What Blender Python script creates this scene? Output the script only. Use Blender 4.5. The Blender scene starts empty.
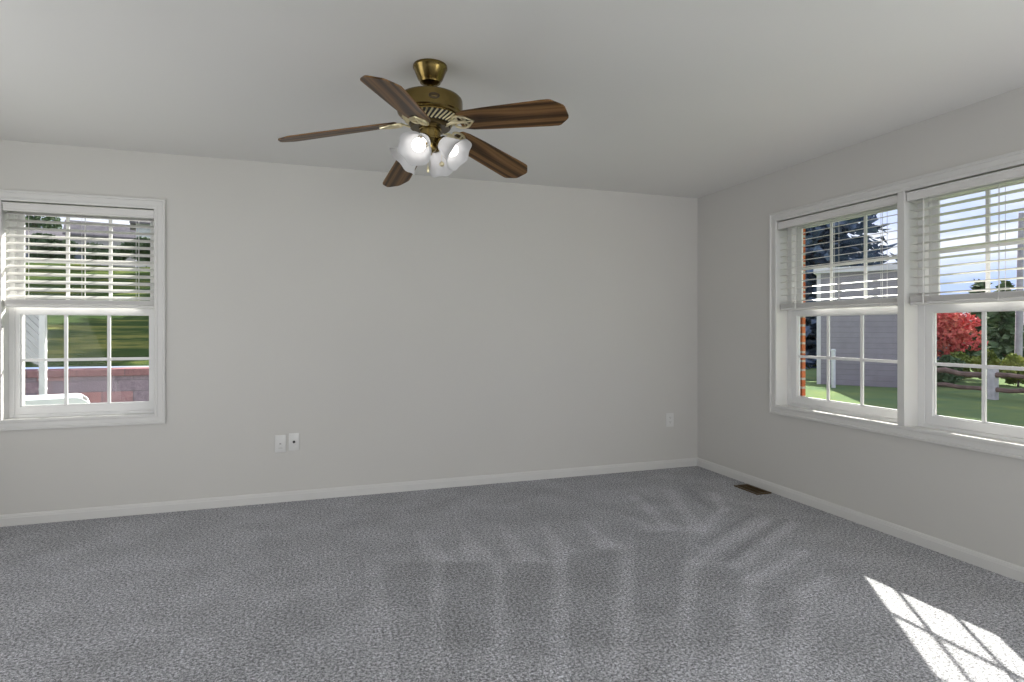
import bpy, bmesh, math, random
from mathutils import Vector, Matrix

# ------------------------------------------------------------------ camera
F_PX, YAW, V_HOR, CAM_H = 582.0, math.radians(18.5), 329.4, 1.243
W, D, H = 3.298, 4.508, 2.44            # right wall x, back wall y, ceiling height
XL, YF = -2.6, -2.8                     # left wall x, wall behind the camera y
S, C = math.sin(YAW), math.cos(YAW)
sc = bpy.context.scene
cam_d = bpy.data.cameras.new('camera'); cam = bpy.data.objects.new('camera', cam_d)
sc.collection.objects.link(cam); sc.camera = cam
cam.location = (0, 0, CAM_H); cam.rotation_euler = (math.pi/2, 0, -YAW)
cam_d.sensor_width = 36.0; cam_d.lens = F_PX/1024*36
cam_d.shift_y = -(341 - V_HOR)/1024
cam_d.clip_start = .05; cam_d.clip_end = 400

# ------------------------------------------------------------------ light
SUN_E = math.radians(29.9)
SUN_DIR = Vector((-.575*math.cos(SUN_E), -.818*math.cos(SUN_E), -math.sin(SUN_E)))
world = bpy.data.worlds.new('sky'); sc.world = world; world.use_nodes = True
wn, wl = world.node_tree.nodes, world.node_tree.links
wn.clear()
w_out = wn.new('ShaderNodeOutputWorld'); w_bg = wn.new('ShaderNodeBackground')
w_tc = wn.new('ShaderNodeTexCoord'); w_map = wn.new('ShaderNodeMapping')
w_map.inputs['Scale'].default_value = (2.2, 2.2, 7.0)
w_n = wn.new('ShaderNodeTexNoise'); w_n.inputs['Scale'].default_value = 1.6; w_n.inputs['Detail'].default_value = 6
w_r = wn.new('ShaderNodeValToRGB')
w_r.color_ramp.elements[0].position = .36; w_r.color_ramp.elements[0].color = (.50, .62, 1.0, 1)
w_r.color_ramp.elements[1].position = .53; w_r.color_ramp.elements[1].color = (.90, .92, 1.0, 1)
wl.new(w_tc.outputs['Generated'], w_map.inputs['Vector']); wl.new(w_map.outputs[0], w_n.inputs['Vector'])
wl.new(w_n.outputs['Fac'], w_r.inputs['Fac']); wl.new(w_r.outputs['Color'], w_bg.inputs['Color'])
wl.new(w_bg.outputs[0], w_out.inputs[0]); w_bg.inputs['Strength'].default_value = 1.25

sun_d = bpy.data.lights.new('sun', 'SUN'); sun = bpy.data.objects.new('sun', sun_d)
sc.collection.objects.link(sun); sun_d.energy = 20.0; sun_d.angle = math.radians(.6); sun_d.color = (1, .95, .87)
sun.rotation_euler = SUN_DIR.to_track_quat('-Z', 'Y').to_euler(); sun.location = (6, 9, 8)

def area(name, loc, direction, sx, sy, watts, col=(1, 1, 1)):
    l = bpy.data.lights.new(name, 'AREA'); l.shape = 'RECTANGLE'; l.size = sx; l.size_y = sy
    l.energy = watts; l.color = col
    o = bpy.data.objects.new(name, l); sc.collection.objects.link(o); o.location = loc
    o.rotation_euler = Vector(direction).to_track_quat('-Z', 'Z').to_euler()
    return o
# fill lamps just inside added, unseen windows, to brighten the room
area('fill_front', (.4, YF+.10, 1.40), (0, 1, .38), 3.4, 1.5, 58, (1, .985, .96))
area('fill_left', (XL+.12, 2.3, 1.30), (1, .1, .45), 1.9, 1.4, 21, (1, .985, .96))
area('fill_right', (W-.12, -.55, 1.40), (-1, .55, .45), 1.9, 1.5, 44, (.97, .98, 1))

vs = sc.view_settings
sc.display_settings.display_device = 'sRGB'
vs.view_transform = 'Standard'; vs.look = 'None'; vs.gamma = 1.0; vs.use_curve_mapping = False
vs.exposure = 0.0

# ------------------------------------------------------------------ helpers
random.seed(7)
def px(u, v, d):
    """world point seen at pixel u, v at depth d"""
    t = (u-512)/F_PX
    return Vector((d*(S+C*t), d*(C-S*t), CAM_H-(v-V_HOR)*d/F_PX))
def ground_px(u, v, z=0.0):
    return px(u, v, (CAM_H-z)*F_PX/(v-V_HOR))

class MB:
    def __init__(s): s.b = bmesh.new()
    def face(s, pts, mi=0):
        f = s.b.faces.new([s.b.verts.new(p) for p in pts]); f.material_index = mi; return f
    def box(s, x0, x1, y0, y1, z0, z1, m=None, mi=0, bev=0):
        co = [(x, y, z) for x in (x0, x1) for y in (y0, y1) for z in (z0, z1)]
        v = [s.b.verts.new(m(*c) if callable(m) else (m @ Vector(c) if m else c)) for c in co]
        fs = [s.b.faces.new([v[i] for i in q]) for q in
              ((0, 1, 3, 2), (4, 6, 7, 5), (0, 4, 5, 1), (2, 3, 7, 6), (0, 2, 6, 4), (1, 5, 7, 3))]
        for f in fs: f.material_index = mi
        if bev:
            ed = list({e for f in fs for e in f.edges})
            bmesh.ops.bevel(s.b, geom=ed, offset=bev, segments=2, affect='EDGES', profile=.5)
    def lathe(s, prof, m=None, seg=32, fn=None, close=False, mi=0):
        rings = []
        for r, z in prof:
            if r < 1e-6:
                p = Vector((0, 0, z)); rings.append([s.b.verts.new(m @ p if m else p)])
            else:
                ring = []
                for i in range(seg):
                    a = 2*math.pi*i/seg; rr, zz = (r, z) if fn is None else fn(r, z, a)
                    p = Vector((rr*math.cos(a), rr*math.sin(a), zz)); ring.append(s.b.verts.new(m @ p if m else p))
                rings.append(ring)
        pairs = list(zip(rings, rings[1:])) + ([(rings[-1], rings[0])] if close else [])
        for A, B in pairs:
            for i in range(seg):
                j = (i+1) % seg
                q = [A[i % len(A)], A[j % len(A)], B[j % len(B)], B[i % len(B)]]
                u = []
                for w in q:
                    if w not in u: u.append(w)
                if len(u) > 2: s.b.faces.new(u).material_index = mi
    def tube(s, path, rad, seg=8, closed=False, mi=0, flat=1.0):
        P = [Vector(p) for p in path]; n = len(P); rings = []; prev = None
        for i, p in enumerate(P):
            if closed: t = P[(i+1) % n]-P[i-1]
            else: t = P[min(i+1, n-1)]-P[max(i-1, 0)]
            t.normalize()
            up = prev if prev is not None else (Vector((0, 0, 1)) if abs(t.z) < .9 else Vector((1, 0, 0)))
            x = up-t*up.dot(t); x.normalize(); y = t.cross(x); prev = x
            r = rad[i] if isinstance(rad, (list, tuple)) else rad
            rings.append([s.b.verts.new(p+x*(r*flat*math.cos(2*math.pi*k/seg))+y*(r*math.sin(2*math.pi*k/seg))) for k in range(seg)])
        for i in range(n if closed else n-1):
            A, B = rings[i], rings[(i+1) % n]
            for k in range(seg):
                s.b.faces.new((A[k], A[(k+1) % seg], B[(k+1) % seg], B[k])).material_index = mi
        if not closed:
            s.b.faces.new(rings[0]).material_index = mi; s.b.faces.new(rings[-1]).material_index = mi
    def prism(s, outline, z0, z1, m=None, mi=0):
        a = [s.b.verts.new(m @ Vector((x, y, z0)) if m else (x, y, z0)) for x, y in outline]
        b = [s.b.verts.new(m @ Vector((x, y, z1)) if m else (x, y, z1)) for x, y in outline]
        n = len(a); s.b.faces.new(a).material_index = mi; s.b.faces.new(b).material_index = mi
        for i in range(n):
            s.b.faces.new((a[i], a[(i+1) % n], b[(i+1) % n], b[i])).material_index = mi
    def build(s, name, mats, parent=None, smooth=None, recalc=True, loc=None):
        if recalc: bmesh.ops.recalc_face_normals(s.b, faces=s.b.faces)
        if loc is not None:
            bmesh.ops.translate(s.b, verts=s.b.verts, vec=-Vector(loc))
        me = bpy.data.meshes.new(name); s.b.to_mesh(me); s.b.free()
        for m in (mats if isinstance(mats, (list, tuple)) else [mats]): me.materials.append(m)
        if smooth is not None:
            me.polygons.foreach_set('use_smooth', [True]*len(me.polygons))
            try: me.set_sharp_from_angle(angle=math.radians(smooth))
            except Exception: pass
        o = bpy.data.objects.new(name, me); sc.collection.objects.link(o)
        if loc is not None: o.location = loc
        if parent is not None:
            o.parent = parent
            if loc is None: o.matrix_parent_inverse = parent_mat(parent).inverted()
        return o
def parent_mat(o):
    m = o.matrix_basis.copy()
    return m if o.parent is None else parent_mat(o.parent) @ o.matrix_parent_inverse @ m
def empty(name, loc=(0, 0, 0)):
    o = bpy.data.objects.new(name, None); o.empty_display_size = .1; sc.collection.objects.link(o); o.location = loc
    return o
def tag(o, label, cat, group=None):
    o['label'] = label; o['category'] = cat
    if group: o['group'] = group
    return o
def struct(o): o['kind'] = 'structure'; return o

# ------------------------------------------------------------------ materials
class NT:
    def __init__(s, name):
        s.m = bpy.data.materials.new(name); s.m.use_nodes = True
        s.n, s.l = s.m.node_tree.nodes, s.m.node_tree.links
        s.n.clear(); s.out = s.n.new('ShaderNodeOutputMaterial')
        s.p = s.n.new('ShaderNodeBsdfPrincipled'); s.l.new(s.p.outputs[0], s.out.inputs[0])
    def new(s, t, **k):
        o = s.n.new(t)
        for a, b in k.items(): setattr(o, a, b)
        return o
    def link(s, a, b): s.l.new(a, b)
    def coord(s, which='Object', scale=(1, 1, 1), rot=(0, 0, 0)):
        tc = s.new('ShaderNodeTexCoord'); mp = s.new('ShaderNodeMapping')
        mp.inputs['Scale'].default_value = scale; mp.inputs['Rotation'].default_value = rot
        s.link(tc.outputs[which], mp.inputs['Vector']); return mp.outputs[0]
    def noise(s, vec, scale, detail=3, rough=.55):
        n = s.new('ShaderNodeTexNoise'); n.inputs['Scale'].default_value = scale; n.inputs['Detail'].default_value = detail
        n.inputs['Roughness'].default_value = rough
        if vec is not None: s.link(vec, n.inputs['Vector'])
        return n.outputs['Fac']
    def ramp(s, fac, stops, interp='LINEAR'):
        r = s.new('ShaderNodeValToRGB'); r.color_ramp.interpolation = interp
        e = r.color_ramp.elements
        while len(e) < len(stops): e.new(.5)
        for i, (p, c) in enumerate(stops): e[i].position = p; e[i].color = (*c, 1)
        s.link(fac, r.inputs['Fac']); return r.outputs['Color']
    def mix(s, fac, a, b, mode='MIX'):
        m = s.new('ShaderNodeMix', data_type='RGBA', blend_type=mode)
        for sock, v in ((m.inputs[0], fac), (m.inputs[6], a), (m.inputs[7], b)):
            if isinstance(v, (int, float)): sock.default_value = v
            elif isinstance(v, tuple): sock.default_value = (*v, 1)
            else: s.link(v, sock)
        return m.outputs[2]
    def bump(s, h, strength=.2, dist=.01):
        b = s.new('ShaderNodeBump'); b.inputs['Strength'].default_value = strength; b.inputs['Distance'].default_value = dist
        s.link(h, b.inputs['Height']); s.link(b.outputs[0], s.p.inputs['Normal'])
    def base(s, c):
        if isinstance(c, tuple): s.p.inputs['Base Color'].default_value = (*c, 1)
        else: s.link(c, s.p.inputs['Base Color'])
    def set(s, **k):
        for a, b in k.items(): s.p.inputs[a.replace('_', ' ')].default_value = b
        return s
def plain(name, col, rough=.6, metal=0.0, var=.06, scale=8.0):
    t = NT(name); v = t.coord()
    n = t.noise(v, scale, 3)
    lo = tuple(c*(1-var) for c in col); hi = tuple(min(1, c*(1+var)) for c in col)
    t.base(t.ramp(n, [(.3, lo), (.7, hi)])); t.set(Roughness=rough, Metallic=metal)
    return t.m
def paint(name, col, rough=.75):
    t = NT(name); v = t.coord()
    n = t.noise(v, .9, 2)
    t.base(t.ramp(n, [(.3, tuple(c*.985 for c in col)), (.7, tuple(c*1.015 for c in col))]))
    t.bump(t.noise(v, 160, 2), .05, .002); t.set(Roughness=rough); t.p.inputs['Specular IOR Level'].default_value = .25
    return t.m
M_WALL = paint('wall_paint', (.60, .59, .565))
M_CEIL = paint('ceiling_paint', (.76, .755, .735))
M_TRIM = plain('white_trim_paint', (.66, .655, .64), .35, var=.01)
M_VINYL = plain('white_vinyl', (.76, .76, .76), .35, var=.01)
M_SLAT = plain('blind_slat_white', (.70, .69, .675), .4, var=.015)
M_CORD = plain('blind_cord', (.75, .74, .72), .8)
M_PLATE = plain('outlet_plastic', (.70, .70, .69), .3, var=.01)
M_DARK = plain('dark_slot', (.03, .03, .03), .5)

def m_glass():
    t = NT('window_glass'); t.n.remove(t.p)
    tr = t.new('ShaderNodeBsdfTransparent'); tr.inputs[0].default_value = (.975, .985, .98, 1)
    gl = t.new('ShaderNodeBsdfGlossy'); gl.inputs['Roughness'].default_value = .02
    lw = t.new('ShaderNodeLayerWeight'); lw.inputs['Blend'].default_value = .5
    pw = t.new('ShaderNodeMath', operation='POWER'); pw.inputs[1].default_value = 5; t.link(lw.outputs['Facing'], pw.inputs[0])
    fr = t.new('ShaderNodeMath', operation='MULTIPLY_ADD'); fr.inputs[1].default_value = .8; fr.inputs[2].default_value = .010; t.link(pw.outputs[0], fr.inputs[0])
    mx = t.new('ShaderNodeMixShader'); t.link(fr.outputs[0], mx.inputs[0]); t.link(tr.outputs[0], mx.inputs[1]); t.link(gl.outputs[0], mx.inputs[2])
    t.link(mx.outputs[0], t.out.inputs[0]); return t.m
M_GLASS = m_glass()

def m_carpet():
    t = NT('grey_carpet'); v = t.coord()
    n1 = t.noise(v, 80, 3, .95); n2 = t.noise(v, 185, 2, .6); n3 = t.noise(v, 3.2, 3, .6)
    c1 = t.ramp(n1, [(.38, (.09, .091, .097)), (.5, (.33, .332, .345)), (.62, (.70, .705, .73))])
    c2 = t.ramp(n2, [(.36, (.62, .62, .63)), (.64, (1.32, 1.32, 1.33))])
    c = t.mix(1.0, c1, c2, 'MULTIPLY')
    a = t.new('ShaderNodeAttribute'); a.attribute_name = 'nap'
    c = t.mix(1.0, c, t.ramp(a.outputs['Fac'], [(0, (.82, .825, .83)), (1, (1.34, 1.34, 1.36))]), 'MULTIPLY')
    c = t.mix(1.0, c, t.ramp(n3, [(.35, (.88, .88, .88)), (.65, (1.09, 1.09, 1.10))]), 'MULTIPLY')
    t.base(c); t.set(Roughness=.95); t.p.inputs['Specular IOR Level'].default_value = .1
    t.p.inputs['Sheen Weight'].default_value = .15
    t.bump(n1, .7, .008); return t.m
M_CARPET = m_carpet()

def m_brick(name, c1, c2, mortar, bw, bh, ms=.008, patch=None, rot=(math.pi/2, 0, 0), spread=.0):
    t = NT(name); v = t.coord(rot=rot)
    b = t.new('ShaderNodeTexBrick'); t.link(v, b.inputs['Vector'])
    b.inputs['Scale'].default_value = 1; b.inputs['Brick Width'].default_value = bw; b.inputs['Row Height'].default_value = bh
    b.inputs['Mortar Size'].default_value = ms; b.inputs['Color1'].default_value = (*c1, 1); b.inputs['Color2'].default_value = (*c2, 1)
    b.inputs['Mortar'].default_value = (*mortar, 1); b.inputs['Bias'].default_value = spread
    n = t.noise(v, 14, 4, .7)
    t.base(t.mix(1.0, b.outputs['Color'], t.ramp(n, [(.25, (.7, .7, .72)), (.75, (1.2, 1.18, 1.15))]), 'MULTIPLY'))
    t.set(Roughness=.95); t.p.inputs['Specular IOR Level'].default_value = 0; t.bump(t.noise(v, 40, 3), .3, .01); return t.m
M_BRICK = m_brick('orange_brick', (.62, .20, .09), (.50, .15, .07), (.50, .46, .42), .2, .067, .009)
def m_siding(name, col, pitch):
    t = NT(name); v = t.coord()
    sep = t.new('ShaderNodeSeparateXYZ'); t.link(v, sep.inputs[0])
    f = t.new('ShaderNodeMath', operation='DIVIDE'); f.inputs[1].default_value = pitch; t.link(sep.outputs['Z'], f.inputs[0])
    g = t.new('ShaderNodeMath', operation='FRACT'); t.link(f.outputs[0], g.inputs[0])
    col_n = t.ramp(t.noise(v, 2.5, 4, .7), [(.3, tuple(c*.86 for c in col)), (.7, tuple(c*1.1 for c in col))])
    t.base(t.mix(1.0, col_n, t.ramp(g.outputs[0], [(.0, (.55, .55, .57)), (.10, (1, 1, 1)), (1, (1, 1, 1))]), 'MULTIPLY'))
    t.set(Roughness=.75); t.bump(g.outputs[0], .6, .02); return t.m

# ------------------------------------------------------------------ room shell
def map_back(a, o, z): return (a, D+o, z)
def map_right(a, o, z): return (W+o, a, z)
def map_left(a, o, z): return (XL-o, a, z)
def map_front(a, o, z): return (a, YF-o, z)
def holed(mb, mp, a0, a1, z0, z1, holes, o0, o1, mi=0):
    """one wall slab between depths o0, o1 with rectangular holes"""
    A = sorted({a0, a1, *[h[0] for h in holes], *[h[1] for h in holes]})
    Z = sorted({z0, z1, *[h[2] for h in holes], *[h[3] for h in holes]})
    solid = lambda i, j: 0 <= i < len(A)-1 and 0 <= j < len(Z)-1 and not any(
        h[0] <= (A[i]+A[i+1])/2 <= h[1] and h[2] <= (Z[j]+Z[j+1])/2 <= h[3] for h in holes)
    V = {}
    def v(i, j, o):
        if (i, j, o) not in V: V[i, j, o] = mb.b.verts.new(mp(A[i], o, Z[j]))
        return V[i, j, o]
    for i in range(len(A)-1):
        for j in range(len(Z)-1):
            if not solid(i, j): continue
            q = [(i, j), (i+1, j), (i+1, j+1), (i, j+1)]
            for o in (o0, o1): mb.b.faces.new([v(*k, o) for k in q]).material_index = mi
            for (di, dj), (p, r) in (((-1, 0), (q[0], q[3])), ((1, 0), (q[1], q[2])), ((0, -1), (q[0], q[1])), ((0, 1), (q[3], q[2]))):
                if not solid(i+di, j+dj):
                    mb.b.faces.new([v(*p, o0), v(*r, o0), v(*r, o1), v(*p, o1)]).material_index = mi
Z0, Z1 = .668, 2.062                       # window opening, floor to head
LW = (-1.893, -1.043)                       # opening of the back-wall window
RW1, RW2 = (2.568, 3.539), (1.560, 2.524)   # twin openings of the right wall
FW, SW, RW3 = (-1.35, 2.15), (1.3, 3.3), (-1.5, .4)        # openings of unseen windows added for the fill lamps
E_ = .016
M_SIDING_OWN = m_siding('cream_siding', (.62, .61, .58), .115)
def wall(name, mp, a0, a1, holes, glass_in, ext):
    mb = MB(); holed(mb, mp, a0, a1, -.02, H+.02, [(h[0]-E_, h[1]+E_, Z0-E_, Z1+E_) for h in holes], 0, .160)
    o = struct(mb.build(name, M_WALL))
    mb = MB(); holed(mb, mp, a0-.03, a1+.03, -.7, H+.3, [(h[0]+g, h[1]-g, Z0+.05, Z1-.05) for h, g in zip(holes, glass_in)], .1605, .190)
    mb.build('exterior_cladding', ext, o)
    return o
wall('wall_back', map_back, XL-.16, W+.16, [LW], [.050], M_SIDING_OWN)
wall('wall_right', map_right, YF-.16, D, [(RW2[0], RW1[1]), RW3], [.082, .06], M_BRICK)
wall('wall_left', map_left, YF-.16, D, [SW], [.05], M_BRICK)
wall('wall_front', map_front, XL, W, [FW], [.05], M_SIDING_OWN)
mb = MB(); mb.box(XL-.159, W+.159, YF-.159, D+.159, H, H+.15); struct(mb.build('ceiling', M_CEIL))
# eaves of the roof overhang the outside walls
EV = .80; mb = MB()
for q in ((XL-.19-EV, W+.19+EV, D+.1905, D+.19+EV), (XL-.19-EV, W+.19+EV, YF-.19-EV, YF-.1905), (W+.1905, W+.19+EV, YF-.19, D+.19), (XL-.19-EV, XL-.1905, YF-.19, D+.19)):
    mb.box(*q, 2.52, 2.66)
struct(mb.build('trim_6', plain('soffit_white', (.72, .71, .70), .7)))

# carpeted floor; 'nap' holds the vacuum strokes brushed into the pile
def nap_strokes():
    segs, polys = [], []
    def P(x, y): return ground_px(400+x/2.56, 450+y/2.56)
    # narrow raised bands between the strokes, x y in a 2.56x view of the near floor
    for x0, y0, x1, y1, w in ((250, 280, 262, 620, .040), (410, 285, 405, 620, .045), (580, 245, 565, 620, .050), (745, 290, 725, 620, .050),
                              (900, 330, 870, 620, .050), (95, 280, 100, 620, .040), (-60, 300, -40, 620, .05), (1040, 370, 1000, 620, .05)):
        segs.append((P(x0, y0), P(x1, y1), w, .34))
    for x0, y0, x1, y1, w in ((935, 178, 755, 285, .045), (1005, 188, 860, 300, .045), (1035, 262, 905, 335, .04), (1100, 330, 960, 400, .045),
                              (690, 105, 765, 205, .05), (835, 148, 770, 205, .04), (600, 120, 690, 200, .05), (800, 110, 830, 150, .04)):
        segs.append((P(x0, y0), P(x1, y1), w, .55))
    for x0, y0, x1, y1, w in ((985, 178, 830, 285, .03), (900, 165, 770, 240, .03), (740, 105, 800, 150, .05)):
        segs.append((P(x0, y0), P(x1, y1), w, -.45))
    for t in (((150, 188), (165, 285), (255, 285)), ((262, 198), (285, 288), (382, 290)), ((362, 185), (400, 300), (448, 258)), ((468, 182), (510, 255), (578, 252)),
              ((40, 200), (60, 285), (150, 288)), ((570, 165), (640, 210), (690, 205)), ((640, 180), (740, 215), (760, 200))):
        polys.append(([P(*q) for q in t], .45))
    for t in (((100, 287), (245, 287), (240, 500), (105, 500)), ((268, 289), (398, 289), (390, 520), (275, 520)), ((432, 263), (570, 263), (550, 500), (420, 500)),
              ((605, 208), (738, 212), (715, 420), (590, 420)), ((758, 296), (885, 300), (850, 500), (740, 500)), ((-50, 290), (85, 290), (80, 400), (-45, 400)),
              ((920, 345), (1030, 370), (990, 470), (890, 460))):
        polys.append(([P(*q) for q in t], -.26))
    return segs, polys
SEGS, POLYS = nap_strokes()
def smooth01(t): t = max(0.0, min(1.0, t)); return t*t*(3-2*t)
def nap_at(x, y):
    val = .42
    if not (-1.2 < x < 3.4 and 1.0 < y < 4.6): return val
    for p, q, w, k in SEGS:
        dx, dy = q.x-p.x, q.y-p.y; L = dx*dx+dy*dy
        t = max(0, min(1, ((x-p.x)*dx+(y-p.y)*dy)/L))
        dd = math.hypot(x-p.x-t*dx, y-p.y-t*dy)
        if dd < w*2: val += .8*k*math.exp(-(dd/w)**4)
    for pts, k in POLYS:
        area2 = sum(a.x*b_.y-b_.x*a.y for a, b_ in zip(pts, pts[1:]+pts[:1])); sg = 1 if area2 > 0 else -1; m = 9
        for a, b_ in zip(pts, pts[1:]+pts[:1]):
            l = math.hypot(b_.x-a.x, b_.y-a.y); m = min(m, sg*((b_.x-a.x)*(y-a.y)-(b_.y-a.y)*(x-a.x))/l)
            if m < -.03: break
        if m > -.03:
            f = smooth01((m+.03)/.06)
            val += k*f
    return max(0, min(1, val))
bm = bmesh.new(); NX, NY = 250, 310
fx0, fx1, fy0, fy1 = XL-.1, W+.1, YF-.1, D+.1
grid = [[bm.verts.new((fx0+(fx1-fx0)*i/NX, fy0+(fy1-fy0)*j/NY, 0)) for j in range(NY+1)] for i in range(NX+1)]
for i in range(NX):
    for j in range(NY): bm.faces.new((grid[i][j], grid[i+1][j], grid[i+1][j+1], grid[i][j+1]))
me = bpy.data.meshes.new('floor'); bm.to_mesh(me); bm.free(); me.materials.append(M_CARPET)
at = me.attributes.new('nap', 'FLOAT', 'POINT')
at.data.foreach_set('value', [nap_at(v.co.x, v.co.y) for v in me.vertices])
fl = bpy.data.objects.new('floor', me); sc.collection.objects.link(fl); struct(fl)
mb = MB(); mb.box(XL-.16, W+.16, YF-.16, D+.16, -.25, -.01); mb.build('subfloor', M_DARK, fl)

# baseboards: plain board with an eased cap
BP = [(0, 0), (.014, 0), (.014, .050), (.011, .054), (.011, .060), (.006, .070), (0, .072)]
def baseboard(name, mp, a0, a1, ends=(0, 0)):
    mb = MB(); prev = None; rings = []
    for a, k in ((a0, ends[0]), (a1, ends[1])):
        rings.append([mb.b.verts.new(mp(a+k*t, -t, z)) for t, z in BP])
    n = len(BP)
    for i in range(n): mb.b.faces.new((rings[0][i], rings[0][(i+1) % n], rings[1][(i+1) % n], rings[1][i]))
    mb.b.faces.new(rings[0]); mb.b.faces.new(rings[1])
    struct(mb.build(name, M_TRIM))
baseboard('baseboard_back', map_back, XL, W, (1, -1))
baseboard('baseboard_right', map_right, YF, D, (1, -1))
baseboard('baseboard_left', map_left, YF, D, (1, -1))
baseboard('baseboard_front', map_front, XL, W, (1, -1))

# casings: moulded picture frames swept around each opening
CP = [(-.004, .0), (-.004, .009), (.004, .013), (.014, .013), (.018, .010), (.046, .012), (.050, .018), (.062, .018), (.064, .015), (.064, 0)]
def casing(name, mp, a0, a1, z0, z1, mull=None):
    mb = MB(); rings = []
    for r, t in CP:
        rings.append([mb.b.verts.new(mp(a, -t, z)) for a, z in ((a0-r, z0-r), (a1+r, z0-r), (a1+r, z1+r), (a0-r, z1+r))])
    n = len(rings)
    for i in range(n):
        for k in range(4):
            A, B = rings[i], rings[(i+1) % n]
            mb.b.faces.new((A[k], A[(k+1) % 4], B[(k+1) % 4], B[k]))
    o = struct(mb.build(name, M_TRIM))
    if mull:
        mb = MB(); mb.box(mull[0], mull[1], -.011, .16, z0-.002, z1+.002, mp, bev=.002)
        mb.build('mullion', M_TRIM, o)
casing('trim_1', map_back, *LW, Z0, Z1)
casing('trim_2', map_right, RW2[0], RW1[1], Z0, Z1, (RW2[1], RW1[0]))
casing('trim_3', map_left, *SW, Z0, Z1)
casing('trim_4', map_front, *FW, Z0, Z1)
casing('trim_5', map_right, *RW3, Z0, Z1)

# ------------------------------------------------------------------ windows
def window(name, mp, a0, a1, inset, nx=3, lined=(1, 1), detail=True):
    base = mp((a0+a1)/2, .08, Z0); root = struct(empty(name, base))
    # jamb liner and stool
    mb = MB()
    if lined[0]: mb.box(a0-E_, a0, -.001, .159, Z0-E_, Z1+E_, mp)
    if lined[1]: mb.box(a1, a1+E_, -.001, .159, Z0-E_, Z1+E_, mp)
    mb.box(a0-.0005, a1+.0005, -.001, .159, Z1, Z1+E_, mp); mb.build('jamb', M_TRIM, root)
    mb = MB(); mb.box(a0-.0005, a1+.0005, -.004, .105, Z0-E_, Z0, mp, bev=.003)
    mb.build('sill', M_TRIM, root)
    # vinyl frame with sash tracks
    fi = inset*.42
    mb = MB()
    for s, a in ((1, a0), (-1, a1)):
        x0, x1 = sorted((a, a+s*fi)); mb.box(x0, x1, .100, .158, Z0, Z1, mp)
        x0, x1 = sorted((a+s*fi, a+s*(fi+.006)))
        mb.box(x0, x1, .143, .147, Z0+.02, Z1-.02, mp); mb.box(x0, x1, .100, .104, Z0+.02, Z1-.02, mp)
    mb.box(a0+fi, a1-fi, .100, .158, Z0, Z0+.018, mp); mb.box(a0+fi, a1-fi, .100, .158, Z1-.022, Z1, mp)
    mb.build('frame', M_VINYL, root)
    zm = 1.366
    for k, (o0, o1, zb, zt, gb, gt) in enumerate(((.1065, .1405, Z0+.019, zm+.024, .737, 1.345), (.1495, .1795-.022, zm-.02, Z1-.023, zm+.020, Z1-.058))):
        g0, g1 = a0+inset, a1-inset; s0, s1 = a0+fi+.0015, a1-fi-.0015
        mb = MB()
        mb.box(s0, g0, o0, o1, zb, zt, mp); mb.box(g1, s1, o0, o1, zb, zt, mp)
        mb.box(g0, g1, o0, o1, zb, gb, mp); mb.box(g0, g1, o0, o1, gt, zt, mp)
        b = .007; om = (o0+o1)/2                      # glazing bead
        mb.box(g0-.001, g0+b, om-.007, om+.007, gb, gt, mp); mb.box(g1-b, g1+.001, om-.007, om+.007, gb, gt, mp)
        mb.box(g0+b, g1-b, om-.007, om+.007, gb-.001, gb+b, mp); mb.box(g0+b, g1-b, om-.007, om+.007, gt-b, gt+.001, mp)
        sash = mb.build('sash', M_VINYL, root)
        if detail:
            mb = MB(); zc = (gb+gt)/2; xs = [g0+(g1-g0)*i/nx for i in range(1, nx)]; w = .0095
            for x in xs: mb.box(x-w, x+w, om-.0055, om+.0055, gb+b, gt-b, mp)
            cuts = [g0+b]+[e for x in xs for e in (x-w, x+w)]+[g1-b]
            for p, q in zip(cuts[::2], cuts[1::2]): mb.box(p, q, om-.005, om+.005, zc-w, zc+w, mp)
            mb.build('muntin', M_VINYL, sash)
        mb = MB(); mb.box(g0-.0015, g1+.0015, om+.0075, om+.0105, gb-.0015, gt+.0015, mp); mb.build('pane', M_GLASS, sash)
        if k == 0:
            mb = MB(); am = (a0+a1)/2
            mb.box(am-.028, am+.028, o0+.004, o1-.004, zt, zt+.010, mp, bev=.002); mb.box(am-.006, am+.030, o0-.004, o0+.012, zt+.010, zt+.016, mp, bev=.002)
            mb.build('sash_lock', M_VINYL, sash)
    return root
window('window_1', map_back, *LW, .056)
window('window_2', map_right, *RW1, .082, lined=(0, 1))
window('window_3', map_right, *RW2, .082, lined=(1, 0))
window('added_window_4', map_left, *SW, .06, detail=False)  # this and the next two are added out of view, around the fill lamps
window('added_window_5', map_front, *FW, .06, detail=False)
window('added_window_6', map_right, *RW3, .06, detail=False)

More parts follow.
